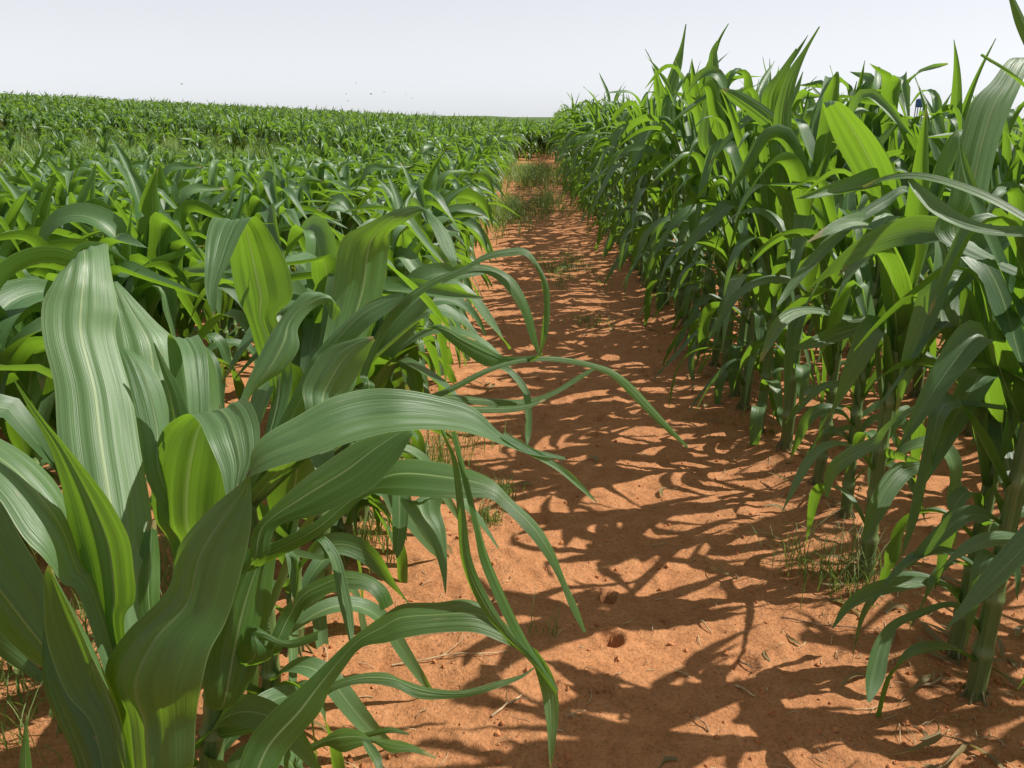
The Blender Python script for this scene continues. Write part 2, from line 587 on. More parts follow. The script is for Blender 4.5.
def stalk_mb(h, r, seed, ns=10, lean=(0, 0), foot=0.03):
    lr = np.random.default_rng(seed)
    mb = MB()
    nn = 7
    zs, rr, nd = [-foot, 0.0], [r * 1.12, r * 1.08], [0, 0]
    z = 0.0
    for k in range(nn):
        z2 = h * (k + 1) / nn
        base = r * (1.05 - 0.42 * (k / nn))
        zs += [z + 0.15 * (z2 - z), z + 0.85 * (z2 - z), z2 - 0.004, z2]
        rr += [base * 0.95, base * 1.0, base * 1.15, base * 1.02]
        nd += [0, 0.1, 0.9, 0.6]
        z = z2
    zs += [h + .02, h + .05]
    rr += [r * .45, r * .05]
    nd += [0, 0]
    zs, rr = np.array(zs), np.array(rr)
    t = np.clip(zs / h, 0, 1)
    bx, by = lr.uniform(-.012, .012, 2)
    pts = np.stack([lean[0] * t ** 1.3 + bx * np.sin(t * PI), lean[1] * t ** 1.3 + by * np.sin(t * PI), zs], 1)
    mb.add(*tube(pts, rr, ns, nd))
    for k in range(6):
        t_ = k * PI / 3 + lr.uniform(0, .5)
        q = np.linspace(0, 1, 5)
        e = r * (0.8 + lr.uniform(1.0, 1.7) * q ** 1.4)
        tv, tf, ta = tube(np.stack([np.cos(t_) * e, np.sin(t_) * e, 0.030 * (1 - q ** 1.7) - 0.012 * q], 1), 0.0032 * (1 - .35 * q), 5)
        ta[:, 1] = 0
        mb.add(tv, tf, ta)
    return mb


def plant_spec(tall, seed, dense=1.0):
    """leaf parameters of one maize plant; two-ranked leaves, a whorl of upright ones at the top"""
    lr = np.random.default_rng(1000 + seed + (500 if tall else 0))
    H = 0.78 if tall else 0.42           # height of the stalk
    n = 24 if tall else 16
    out = []
    for k in range(n):
        f = k / (n - 1)
        z0 = H * (0.10 + 0.90 * f ** 0.9)
        az = PI * (k % 2) + lr.normal(0, 0.6)
        tw, daz = lr.normal(0, 0.8), lr.normal(0, 0.5)
        if f < 0.36:                     # short, narrow, curling foot leaves
            L, W = (lr.uniform(0.20, 0.40), lr.uniform(0.026, 0.046)) if tall else (lr.uniform(0.26, 0.44), lr.uniform(0.030, 0.052))
            el0, el1 = R(lr.uniform(25, 65)), R(lr.uniform(-89, -50))
            a0, wd = 0.08, lr.uniform(0.35, 0.7)
            tw, daz = lr.normal(0, 1.5), lr.normal(0, 0.9)
        elif f < 0.70:
            L = lr.uniform(0.40, 0.62) if tall else lr.uniform(0.46, 0.64)
            W = lr.uniform(0.046, 0.076) if tall else lr.uniform(0.068, 0.106)
            el0 = R(lr.uniform(52, 78))
            if lr.random() < 0.45:       # creased over sharply
                a0, wd, el1 = lr.uniform(0.34, 0.60), lr.uniform(0.07, 0.2), R(lr.uniform(-85, -40))
            else:
                a0, wd, el1 = lr.uniform(0.12, 0.35), 0.7, R(lr.uniform(-85, -25))
        else:
            L = (lr.uniform(0.36, 0.54) if tall else lr.uniform(0.38, 0.56)) * (1.05 - 0.25 * (f - 0.70) / 0.30)
            W = lr.uniform(0.046, 0.072) if tall else lr.uniform(0.064, 0.096)
            el0 = R(lr.uniform(58, 86))
            if lr.random() < (0.66 if tall else 0.8):
                a0, wd, el1 = lr.uniform(0.38, 0.66), lr.uniform(0.08, 0.3), R(lr.uniform(-80, 10))
            else:
                a0, wd, el1 = 0.3, 0.7, R(lr.uniform(25, 78))
                W *= 0.72 if tall else 1.0
        out.append(dict(L=L, W=W, az=az, el0=el0, el1=el1, a0=a0, wdt=wd, daz=daz, tw=tw, wave=lr.uniform(0.03, 0.14), seed=int(lr.integers(1e9)), z0=z0,
                        r0=0.011 * (1 - 0.5 * f), chan_tip=lr.uniform(0.10, 0.45) if f < 0.70 else lr.uniform(0.3, 0.9),
                        torn=bool(lr.random() < 0.15), dry=bool(k < 3 and lr.random() < ((0.0, 0.0, 0.0) if tall else (0.3, 0.2, 0.1))[k])))
    return H, out


NV = 12
VAR = {}
for tall in (0, 1):
    for i in range(NV):
        H, specs = plant_spec(tall, i)
        leaf_me, fol, far = [], MB(), MB()
        for k, sp in enumerate(specs):
            b = MB()
            b.add(*leaf_pts(n=26, m=6, **sp))
            leaf_me.append(b.mesh("leaf", M_LEAF))
            fol.add(*leaf_pts(n=15, m=4, **sp))
            if k >= 2:
                far.add(*leaf_pts(n=8, m=2, **sp))
        rad = 0.0168 if tall else 0.016
        VAR[tall, i] = dict(H=H, leaves=leaf_me, foliage=fol.mesh("foliage", M_LEAF), stalk=stalk_mb(H, rad, i).mesh("stalk", M_STALK), far=far, specs=specs)

ORD = "first second third fourth fifth sixth seventh eighth ninth tenth eleventh twelfth thirteenth fourteenth fifteenth sixteenth seventeenth eighteenth nineteenth".split()
TENS = {20: "twent", 30: "thirt", 40: "fort", 50: "fift", 60: "sixt", 70: "sevent", 80: "eight", 90: "ninet"}


def ordinal(n):
    if n < 20:
        return ORD[n - 1]
    t, r = n // 10 * 10, n % 10
    return TENS[t] + "ieth" if r == 0 else TENS[t] + "y-" + ORD[r - 1]


# ------------------------------------------------------------------ the rows: where every plant stands
plants = []                                  # (tall, row, order, x, y, score)
lr = np.random.default_rng(21)
for k, rx in enumerate(ROW_L):
    y, n = (0.68 if k == 0 else 0.62 + lr.uniform(0, .2)), 0
    fixed = [0.68, 0.93, 1.15, 1.37, 1.58] if k == 0 else []
    while y < 12.5:
        n += 1
        x = rx + lr.normal(0, 0.02) + bend(y)
        plants.append([0, k, n, x, y, lr.random()])
        y = fixed[n] if n < len(fixed) else y + lr.uniform(0.135, 0.20)
for k, rx in enumerate(ROW_R):
    y, n = 0.55 + (lr.uniform(0, .15) if k else 0), 0
    fixed = [0.55, 0.78, 1.0, 1.22, 1.347, 1.63, 1.89, 2.09, 2.33] if k == 0 else []
    while y < 16:
        n += 1
        x = rx + lr.normal(0, 0.015) + bend(y)
        plants.append([1, k, n, x, y, lr.random()])
        y = fixed[n] if n < len(fixed) else y + lr.uniform(0.15, 0.22)


def seen(p):
    tall, k, n, x, y, _ = p
    d = y * math.cos(PITCH) + 0.3
    px = 512 + FPX * x / d
    if px < -60 or px > 1110:
        return 0.0
    hide = (0.80 ** k) if tall == 0 else (1.3, 0.28, 0.08, 0.04)[k]
    return hide / d ** 2


plants.sort(key=lambda p: -seen(p))
N_IND, N_LEAFY = 290, 120
rest_short, rest_tall = [], []
ind = []
for p in plants:
    s = seen(p)
    off_frame_shade = p[0] == 1 and p[1] == 0 and p[4] < 1.3
    if (len(ind) < N_IND - 6 and s > 0) or off_frame_shade:
        ind.append(p)
    elif s > 0 or p[4] < 2.0 and abs(p[3]) < 2.9 or abs(p[3]) < 0.95 * p[4] + 1.5:
        (rest_tall if p[0] else rest_short).append(p)

HERO = {}                                     # (tall, row, order) -> Empty
GROUP = ("shorter maize plants beside the path", "taller maize plants beside the path")
LOOK = [["with a broad folded leaf", "with drooping arched leaves", "with pale upright leaves", "with bent leaves"],
        ["with long arching leaves", "with upright spear tips", "with dark hanging leaves", "with bent leaves"]]


def row_phrase(tall, k):
    return "of the path-edge row" if k == 0 else "of the %s row back" % ordinal(k + 1)


# hand-measured plants keep only a few of the variant's leaves
KEEP = {(0, 0, 1): [1, 2], (0, 0, 2): [0, 1, 2, 3, 4], (0, 0, 3): [0, 1, 2, 3, 4, 5, 6], (0, 0, 4): [0, 1, 2, 3, 4, 5, 6, 7, 8], (0, 0, 5): [0, 1, 2, 3, 4, 5, 6, 7, 8, 9, 11]}
SPECIAL = {
    (0, 0, 1): "big short maize at the row's front, with broad pale upright leaf and long arching blade",
    (0, 0, 2): "short maize with wide pleated leaves, just behind the big front plant",
    (0, 0, 3): "short maize with one leaf folded like a tent, third along the path-edge row",
    (0, 0, 4): "short maize reaching long thin leaves over the path, fourth along its row",
    (1, 0, 4): "tall maize with thick bare stalk foot, first fully seen of the taller row",
}
for idx, p in enumerate(ind):
    tall, k, n, x, y, rv = p
    key = (tall, k, n)
    v = VAR[tall, int(rv * 997) % NV]
    rz = rv * 2 * PI if tall == 0 else (rv * 2 * PI)
    if tall and k == 0:
        rz = lr.normal(0, 0.75) + (PI if rv < 0.5 else 0)      # fans turned across the row
    sc = lr.uniform(0.88, 1.10) * (0.97 if tall == 0 and k == 0 else 1.0)
    if tall == 0:
        sc *= 1.0 - 0.10 * float(sstep(4, 9, y))
    else:
        sc *= 1.0 - 0.06 * float(sstep(5, 12, y))
    hero = key in KEEP
    if hero:
        sc = 1.0
    if tall:
        sc *= 0.88 + 0.17 * float(sstep(1.2, 3.4, y)) - (0.16 if k == 0 and y < 1.15 else 0)
    root = empty("maize_plant", (x, y, float(ground_z(x, y)) - 0.005), rz, sc)
    lab = SPECIAL.get(key) or "%s maize %s, %s from the front %s" % ("tall" if tall else "short", LOOK[tall][int(rv * 31) % 4], ordinal(n), row_phrase(tall, k))
    tag(root, lab, "maize plant", GROUP[tall])
    if not hero or key[2] > 2:
        link("stalk", v['stalk'], root)
    if idx < N_LEAFY or hero:
        for q, me in enumerate(v['leaves']):
            if hero and q not in KEEP[key]:
                continue
            if tall and k == 0 and y < 2.5 and q < 4 and q != int(rv * 40) % 4:
                continue
            link("leaf", me, root).color = (rv * 13 % 1, 1, 0, 1)
    else:
        link("foliage", v['foliage'], root).color = (rv * 13 % 1, 1, 0, 1)
    HERO[key] = (root, v, x, y)


# ------------------------------------------------------------------ leaves measured one by one
def catmull(P, per):
    P = np.asarray(P, float)
    Q = np.concatenate([[2 * P[0] - P[1]], P, [2 * P[-1] - P[-2]]])
    out = []
    for i in range(len(P) - 1):
        t = np.linspace(0, 1, per, endpoint=False)[:, None]
        a, b, c, d = Q[i], Q[i + 1], Q[i + 2], Q[i + 3]
        out.append(0.5 * (2 * b + (c - a) * t + (2 * a - 5 * b + 4 * c - d) * t ** 2 + (3 * b - a - 3 * c + d) * t ** 3))
    out.append(P[-1:])
    return np.concatenate(out)


def hero_leaf(key, st, d0, d1, label=None, tilt=0.0, bow=0.10, flip=1, wave=0.02, attach=True, ds=None, up=0.9, side=0.5, top=False, tone=0.55, rib=0.9):
    ups = up if isinstance(up, (list, tuple)) else [up] * len(st)
    """stations (one margin, the other margin) from foot to tip with their distances; a curved, pleated blade between the margins"""
    m = len(st)
    dd = np.linspace(d0, d1, m) if ds is None else np.asarray(ds, float)
    LR = []
    sides = side if isinstance(side, (list, tuple)) else [side] * m
    for (lx, ly, rx, ry), d, sd_, up in zip(st, dd, sides, ups):
        # the far margin of a blade that faces up lies deeper; side > 0 turns its face towards the sun's side
        g = (up * (ly - ry) / 2 + sd_ * (rx - lx) / 2) / FPX * d + tilt / 2
        LR.append(np.concatenate([at(lx, ly, d - g), at(rx, ry, d + g)]))
    LR = np.array(LR)
    if key == "row":
        c0 = (LR[0, :3] + LR[0, 3:]) / 2
        key = min((k for k in HERO if k[0] == 1 and k[1] == 0), key=lambda k: abs(HERO[k][3] - c0[1]) + 0.3 * (HERO[k][3] < c0[1] - .1))
    root = HERO[key][0]
    if attach:
        tip = HERO_TOP[key]
        c0 = (LR[0, :3] + LR[0, 3:]) / 2
        a = tip.copy()
        a[2] = min(tip[2], max(c0[2] - 0.06, 0.08))
        t = np.clip(a[2] / max(tip[2], 1e-3), 0, 1)
        bx, by = HERO[key][2], HERO[key][3]
        a[0], a[1] = bx + (tip[0] - bx) * t, by + (tip[1] - by) * t
        sdir = unit(LR[0, 3:] - LR[0, :3]) * 0.014
        LR = np.concatenate([[np.concatenate([a - sdir, a + sdir])], LR])
    C = catmull(LR, 7)
    A, B = C[:, :3], C[:, 3:]
    mid = (A + B) / 2
    T = unit(np.gradient(mid, axis=0))
    S = B - A
    w = np.linalg.norm(S, axis=1)
    Nn = unit(np.cross(T, S))
    nu = 18
    u = np.linspace(-1, 1, nu + 1)
    s = np.linspace(0, 1, len(C))
    lr_ = np.random.default_rng(int(abs(m * 7919 + round(d0 * 1000) * 31 + round(st[0][0]) * 17 + round(st[0][1]))) % 100000)
    prof = bow * (u ** 2 - 1) + 0.035 * np.abs(u) ** 0.6
    pleat = (0.020 * np.sin(u * 12 + lr_.uniform(0, 6)) + 0.010 * np.sin(u * 21 + lr_.uniform(0, 6))) * (1 - u ** 2)
    wv = np.where(u[None] < 0, np.sin(13 * s + lr_.uniform(0, 6))[:, None], np.sin(15 * s + lr_.uniform(0, 6))[:, None]) * wave * u[None] ** 2
    off = (prof + pleat)[None] * np.ones((len(C), 1)) + wv
    V = mid[:, None] + S[:, None] * (u / 2)[None, :, None] + flip * Nn[:, None] * (off * w[:, None])[..., None]
    at_ = np.zeros((len(C), nu + 1, 3))
    at_[..., 0] = (u + 1)[None] / 2
    at_[..., 1] = s[:, None]
    at_[..., 2] = lr_.random()
    V = V.reshape(-1, 3)
    M = np.array(root_matrix[key])
    V = (np.linalg.inv(M) @ np.concatenate([V, np.ones((len(V), 1))], 1).T).T[:, :3]
    mb = MB()
    mb.add(V, grid_faces(nu + 1, len(C))[:, ::-1 if top else 1], at_.reshape(-1, 3))
    o = mb.build("leaf", M_LEAF, root)
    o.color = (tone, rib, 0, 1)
    if label:
        o["label"] = label
    return o


bpy.context.view_layer.update()
root_matrix, HERO_TOP = {}, {}
for key, (root, v, x, y) in HERO.items():
    root_matrix[key] = root.matrix_world.copy()
    HERO_TOP[key] = np.array([x, y, root.location.z + v['H'] * root.scale[0]])
a_, b_, c_, d_, e_ = [(0, 0, i) for i in range(1, 6)]
HERO_TOP[a_] = np.array([-.375, .69, .36])
HERO_TOP[b_] = np.array([-.372, .935, .44])
for key, rad in ((a_, .019), (b_, .018)):
    root = HERO[key][0]
    x, y = HERO[key][2], HERO[key][3]
    tp = HERO_TOP[key] - np.array(root.location)
    mb = stalk_mb(tp[2], rad, 5, 14, (tp[0], tp[1]))
    Rz = root.rotation_euler.z
    vv = np.concatenate(mb.v)
    c, s = math.cos(-Rz), math.sin(-Rz)
    mb.v = [np.stack([vv[:, 0] * c - vv[:, 1] * s, vv[:, 0] * s + vv[:, 1] * c, vv[:, 2]], 1)]
    mb.build("stalk", M_STALK, root)

# --- front plant
hero_leaf(a_, [(95, 600, 138, 592), (70, 520, 153, 530), (58, 440, 141, 448), (54, 385, 132, 395), (43, 338, 116, 337), (42, 305, 118, 308), (52, 283, 113, 277), (63, 267, 107, 243), (74, 268, 104, 252), (80, 300, 103, 292), (88, 345, 96, 345)],
          .9, 1, "broad pale upright leaf with white midrib, bent back at its top", bow=.08, top=True, tone=.9, ds=[.88, .92, .95, .97, .985, .995, 1.005, 1.03, 1.09, 1.13, 1.15])
hero_leaf(a_, [(100, 640, 126, 632), (88, 600, 136, 600), (82, 570, 137, 570), (73, 540, 134, 538), (66, 505, 115, 506), (60, 475, 92, 476), (50, 445, 68, 446), (33, 415, 42, 416), (14, 381, 15.5, 381)], .86, .84, "yellow-green upright leaf with the sun behind it", bow=.03, flip=-1, side=-.75, up=0)
hero_leaf(a_, [(85, 608, 102, 592), (62, 582, 88, 560), (44, 557, 72, 510), (26, 536, 55, 480), (0, 497, 26, 452), (-35, 468, -5, 434), (-85, 445, -55, 415), (-130, 455, -120, 440)], .86, .86, bow=.10, top=True)
hero_leaf(a_, [(55, 695, 66, 640), (44, 672, 52, 615), (26, 662, 44, 584), (0, 636, 18, 535), (-30, 600, -5, 495), (-70, 560, -45, 470), (-120, 530, -105, 470), (-160, 540, -155, 520)], .93, 1.0, bow=.09, tone=.1, side=-.7, up=0)  # low tone: colour darkened for the side turned from the sun
hero_leaf(a_, [(112, 790, 138, 780), (94, 727, 126, 738), (68, 693, 117, 706), (52, 646, 100, 665), (46, 612, 80, 625), (44, 580, 60, 588), (48, 565, 52, 570)], .82, .80, bow=.22, flip=-1, side=-.7, up=-.2, tone=.1, rib=.3)  # low tone: shade at the plant's foot put into the leaf colour
hero_leaf(a_, [(86, 800, 140, 795), (62, 738, 120, 742), (43, 690, 92, 690), (40, 655, 66, 655), (44, 625, 50, 626)], .86, .90, bow=.15, side=-.7, up=-.2, tone=.1, rib=.3)  # colour darkened likewise, standing in for shade
hero_leaf(a_, [(128, 790, 188, 780), (118, 715, 194, 720), (102, 672, 198, 690), (124, 632, 207, 652), (165, 590, 225, 618), (177, 545, 240, 566), (207, 510, 249, 528), (236, 487, 251, 496), (247, 478, 250, 470), (262, 472, 253, 450), (281, 466, 267, 434), (309, 458, 296, 418), (340, 447, 330, 400), (372, 437, 365, 391), (405, 432, 402, 391), (445, 431, 440, 398), (476, 436, 474, 409), (504, 446, 500, 433), (532, 455, 528, 447), (566, 460, 565, 457)],
          .8, .9, "long wide leaf twisting at its foot and arching over the path", bow=.11, wave=.01, tone=.45, rib=.3,
          ds=[.80, .80, .795, .79, .79, .79, .785, .78, .775, .77, .77, .775, .785, .80, .81, .83, .845, .86, .875, .89],
          up=[0] * 7 + [0, .1, .3, .6, .9, .9, .9, .9, .9, .9, .9, .9, .9], side=[-.6] * 7 + [-.3, 0, .2, .4, .5, .5, .5, .5, .5, .5, .5, .5, .5])
hero_leaf(a_, [(500, 437, 505, 432), (527, 454, 534, 449), (556, 470, 563, 467), (578, 488, 583, 485), (596, 503, 597, 502)], .865, .90, attach=False, bow=.25)
hero_leaf(a_, [(172, 570, 222, 575), (150, 520, 232, 525), (145, 484, 240, 482), (150, 455, 245, 445), (163, 429, 246, 416), (187, 415, 245, 400), (200, 424, 254, 408), (208, 441, 260, 428), (221, 471, 258, 452), (226, 495, 247, 476), (232, 515, 237, 513)],
          .92, .87, "leaf folded right over, glowing green inside the fold", bow=.05, ds=[1.0, .99, .98, .965, .95, .925, .90, .885, .875, .868, .865], up=0, side=[-.7, -.7, -.7, -.7, -.6, -.3, 0, .2, .2, .2, .1])
hero_leaf(a_, [(19, 800, 32, 800), (19, 768, 32, 768), (22, 742, 29, 742), (26, 715, 27, 715)], .74, .73, attach=False, bow=.2)
hero_leaf(a_, [(140, 640, 160, 640), (135, 590, 160, 590), (138, 560, 160, 555), (148, 520, 156, 520)], .9, .93, bow=.15)

# --- second plant
hero_leaf(b_, [(150, 470, 196, 460), (135, 430, 188, 420), (122, 380, 184, 376), (116, 345, 178, 342), (113, 312, 152, 317), (112, 284, 118, 282), (116, 290, 124, 292)], 1.08, 1.14, bow=.08, ds=[1.06, 1.08, 1.1, 1.11, 1.12, 1.13, 1.18], top=True, tone=.8)
hero_leaf(b_, [(152, 490, 172, 480), (140, 432, 171, 424), (127, 378, 160, 380), (117, 350, 137, 353), (112, 356, 122, 362), (112, 390, 116, 392)], 1.0, 1.05, bow=.12, ds=[1., 1.01, 1.02, 1.03, 1.06, 1.07], top=True)
hero_leaf(b_, [(190, 480, 230, 480), (178, 420, 222, 415), (170, 370, 215, 365), (168, 336, 198, 336), (180, 350, 206, 352), (186, 385, 209, 385), (190, 418, 208, 418), (198, 440, 203, 440)], 1.05, 1.0, bow=.10, ds=[1.05, 1.08, 1.09, 1.08, 1.05, 1.03, 1.02, 1.02])
hero_leaf(b_, [(176, 425, 190, 418), (168, 387, 181, 391), (160, 364, 167, 366), (153.5, 343, 155, 343)], .99, .98, "narrow yellow-green spike of a young leaf", attach=False, bow=.3, side=-.9, up=0)
hero_leaf(b_, [(228, 440, 244, 436), (240, 400, 252, 396), (255, 365, 284, 370), (268, 338, 299, 348), (281, 318, 298, 328), (294, 302, 313, 309), (305, 292, 332, 302), (322, 292, 340, 312), (330, 318, 334, 322)], 1.08, 1.12, bow=.10, wave=.06, top=True, tone=.8)
hero_leaf(b_, [(245, 562, 264, 564), (254, 528, 276, 527), (290, 488, 322, 512), (330, 458, 367, 491), (365, 438, 393, 464), (402, 430, 411, 436), (415, 436, 418, 441)], .98, .97, bow=.10, tilt=-.03)
hero_leaf(b_, [(225, 790, 256, 800), (250, 738, 288, 750), (278, 706, 318, 716), (304, 684, 330, 690), (327, 662, 343, 670), (354, 636, 361, 648), (382, 615, 386, 642), (403, 603, 403, 637), (437, 602, 437, 632), (466, 599, 474, 632), (490, 608, 500, 641), (510, 627, 516, 648), (525, 651, 527, 655)],
          1.0, 1.05, "low leaf with a pale back arching out over the soil", bow=.10)
hero_leaf(b_, [(290, 715, 304, 722), (322, 688, 327, 695), (354, 675, 359, 684), (385, 672, 393, 687), (403, 679, 419, 698), (432, 688, 445, 699), (463, 690, 472, 696), (497, 681, 498, 688), (520, 675, 520, 679), (534, 667, 535, 668)], 1.08, 1.12, bow=.1)
hero_leaf(b_, [(300, 530, 312, 540), (340, 502, 347, 512), (372, 478, 370, 494), (401, 458, 400, 495), (450, 463, 450, 498), (489, 477, 487, 498), (513, 500, 503, 508), (537, 523, 525, 530), (553, 548, 543, 553), (566, 581, 559, 581), (578, 607, 571, 610), (586, 632, 584, 633)], 1.03, 1.02, bow=.10)
hero_leaf(b_, [(205, 700, 240, 700), (200, 650, 262, 655), (216, 600, 270, 610), (240, 560, 275, 565), (262, 538, 280, 545)], 1.04, 1.05, bow=.18)
hero_leaf(b_, [(238, 650, 270, 660), (250, 625, 262, 640), (285, 640, 290, 648), (320, 630, 318, 640)], 1.03, 1.02, bow=.2)
# strands hanging from the long leaf
hero_leaf(b_, [(441, 430, 444, 429), (457, 462, 452, 463), (465, 510, 457, 510), (472, 560, 461, 560), (490, 600, 478, 603), (512, 635, 505, 638), (531, 656, 527, 659), (557, 692, 556, 693)], .86, .90, attach=False, bow=.2, tilt=.01)
hero_leaf(b_, [(454, 431, 452, 432), (466, 475, 462, 478), (480, 530, 475, 532), (492, 565, 482, 565), (510, 605, 500, 608), (530, 645, 522, 648), (557, 690, 556, 692)], .87, .905, attach=False, bow=.2, tilt=-.01)
hero_leaf(b_, [(528, 646, 537, 650), (535, 670, 551, 672), (542, 695, 558, 696), (546, 722, 558, 720), (548, 745, 555, 746), (550, 768, 551.5, 768)], .90, .92, "bright green hanging leaf tip", attach=False, bow=.15)

# --- third plant
hero_leaf(c_, [(270, 400, 290, 390), (255, 350, 285, 340), (247, 320, 276, 316), (236, 296, 291, 298), (229, 265, 287, 272), (228, 240, 276, 248), (226, 226, 264, 226), (214, 219, 254, 217), (207, 235, 244, 230), (205, 262, 231, 258), (205, 288, 219, 284), (209, 305, 211, 305)],
          1.4, 1.36, "leaf folded down like a tent, bright green inside", bow=.05, ds=[1.47, 1.465, 1.46, 1.45, 1.44, 1.42, 1.40, 1.375, 1.355, 1.335, 1.325, 1.32], up=0, side=[-.7, -.7, -.7, -.7, -.7, -.6, -.4, -.2, 0, .2, .2, .2])
hero_leaf(c_, [(312, 400, 345, 405), (322, 350, 360, 358), (328, 322, 370, 330), (335, 283, 384, 292), (342, 242, 389, 252), (366, 225, 389, 234), (395, 210, 405, 222), (418, 206, 422, 212), (433, 214, 427, 217), (443, 224, 431, 224), (453, 240, 440, 246), (457, 258, 448, 258), (456, 266, 453, 267)],
          1.2, 1.1, bow=.10, side=.9, top=True, tone=.2, ds=[1.2, 1.23, 1.24, 1.24, 1.22, 1.2, 1.18, 1.17, 1.16, 1.15, 1.14, 1.13, 1.13])
hero_leaf(c_, [(300, 380, 318, 392), (318, 350, 336, 358), (340, 325, 352, 341), (365, 304, 369, 326), (388, 295, 392, 309), (404, 293, 404, 298)], 1.17, 1.14, bow=.12, top=True)
hero_leaf(c_, [(300, 430, 322, 432), (303, 385, 346, 395), (325, 351, 363, 366), (350, 340, 370, 350), (373, 336, 375, 340)], 1.1, 1.08, bow=.09, top=True)
hero_leaf(c_, [(352, 400, 366, 402), (360, 375, 368, 376), (369, 346, 378, 350), (394, 306, 396, 318), (428, 281, 430, 288), (464, 266, 463, 272), (485, 254, 487, 260), (510, 248, 510, 256), (529, 251, 527, 257), (547, 281, 540, 277), (550, 309, 544, 306), (547, 335, 542, 328), (540, 356, 539, 356)],
          1.15, 1.2, "long thin leaf curving over the path like a hook", bow=.14)
hero_leaf(c_, [(440, 278, 442, 284), (470, 265, 466, 273), (492, 266, 487, 274), (515, 280, 506, 288), (530, 308, 521, 311), (537, 338, 531, 340), (540, 356, 539, 356)], 1.18, 1.22, attach=False, bow=.12)
hero_leaf(c_, [(262, 650, 276, 655), (282, 612, 296, 622), (300, 590, 306, 605), (322, 578, 322, 596), (345, 570, 346, 589), (370, 575, 366, 590), (386, 587, 377, 600), (394, 603, 381, 611)], 1.15, 1.16, bow=.1)
hero_leaf(c_, [(250, 600, 262, 595), (262, 560, 276, 556), (270, 545, 292, 552), (285, 552, 300, 572), (290, 580, 298, 592), (292, 605, 294, 606)], 1.12, 1.08, bow=.15)
hero_leaf(c_, [(320, 560, 327, 556), (316, 540, 324, 536), (330, 560, 340, 556), (338, 600, 350, 596), (346, 630, 354, 628), (350, 645, 352, 645)], 1.12, 1.08, bow=.15)
hero_leaf(c_, [(410, 500, 418, 498), (400, 500, 440, 496), (412, 520, 440, 510), (430, 540, 445, 530), (440, 570, 447, 566), (445, 593, 446, 593)], 1.06, 1.04, attach=False, bow=.15)
hero_leaf(c_, [(392, 495, 408, 493), (392, 520, 408, 520), (393, 545, 404, 545), (396, 558, 398, 558)], 1.08, 1.06, attach=False, bow=.15)

# --- fourth plant
hero_leaf(d_, [(408, 328, 413, 322), (425, 330, 430, 322), (440, 324, 446, 338), (460, 334, 464, 352), (485, 345, 488, 366), (503, 356, 515, 363), (530, 356, 532, 361), (542, 352, 543, 354)], 1.35, 1.25, bow=.2)
hero_leaf(d_, [(380, 402, 384, 407), (434, 393, 437, 398), (480, 371, 484, 375), (509, 361, 511, 365), (540, 356, 540, 361), (570, 358, 568, 363), (597, 364, 594, 369), (615, 371, 612, 377), (636, 388, 628, 393), (666, 421, 659, 424), (688, 446, 687, 448)], 1.22, 1.35, "very long thin leaf reaching across the path", bow=.2)
hero_leaf(d_, [(400, 400, 402, 406), (440, 394, 440, 402), (480, 397, 480, 405), (523, 399, 523, 408), (552, 391, 549, 398), (575, 377, 577, 382), (595, 366, 596, 369)], 1.28, 1.33, bow=.2)
hero_leaf(d_, [(440, 405, 442, 409), (480, 406, 480, 413), (520, 405, 520, 411), (545, 399, 545, 401)], 1.25, 1.28, attach=False, bow=.2)
hero_leaf(d_, [(490, 366, 496, 362), (507, 373, 512, 369), (522, 392, 528, 389), (525, 415, 532, 414), (525, 435, 531, 434), (527, 445, 528, 445)], 1.3, 1.28, attach=False, bow=.2)
hero_leaf(d_, [(290, 752, 296, 758), (305, 746, 308, 754), (323, 738, 326, 746), (340, 728, 342, 752), (359, 730, 359, 747), (372, 738, 374, 743), (398, 740, 390, 752), (416, 746, 412, 752), (437, 757, 436, 759)], 1.2, 1.14, "small curly leaf low by the foot of the stalk", bow=.2)
hero_leaf(d_, [(350, 735, 354, 739), (368, 732, 370, 737), (390, 727, 390, 733), (409, 733, 409, 735)], 1.2, 1.18, attach=False, bow=.2)
hero_leaf(d_, [(362, 742, 368, 740), (366, 752, 376, 748), (374, 764, 382, 760), (380, 785, 382, 784)], 1.16, 1.12, attach=False, bow=.2)

# --- taller row
P1, P2, P3, P4, P5, P6, P7, P0 = (1, 0, 4), (1, 0, 5), (1, 0, 6), (1, 0, 7), (1, 0, 8), (1, 0, 9), (1, 0, 11), (1, 0, 3)
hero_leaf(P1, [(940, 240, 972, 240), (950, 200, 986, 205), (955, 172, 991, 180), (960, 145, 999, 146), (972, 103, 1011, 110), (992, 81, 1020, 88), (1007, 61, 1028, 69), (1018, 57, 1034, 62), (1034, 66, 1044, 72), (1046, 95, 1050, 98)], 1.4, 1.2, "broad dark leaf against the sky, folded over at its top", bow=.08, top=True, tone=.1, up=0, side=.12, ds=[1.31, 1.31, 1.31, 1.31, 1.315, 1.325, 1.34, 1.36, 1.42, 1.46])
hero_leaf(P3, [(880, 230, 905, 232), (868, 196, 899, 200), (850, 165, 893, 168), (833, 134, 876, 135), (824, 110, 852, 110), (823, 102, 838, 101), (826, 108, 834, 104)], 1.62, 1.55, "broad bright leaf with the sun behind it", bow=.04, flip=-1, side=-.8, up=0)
hero_leaf(P3, [(910, 188, 909, 194), (880, 198, 886, 208), (850, 218, 857, 226), (823, 241, 830, 251), (800, 267, 806, 276), (785, 289, 788, 297), (776, 306, 777, 307)], 1.55, 1.45, bow=.12)
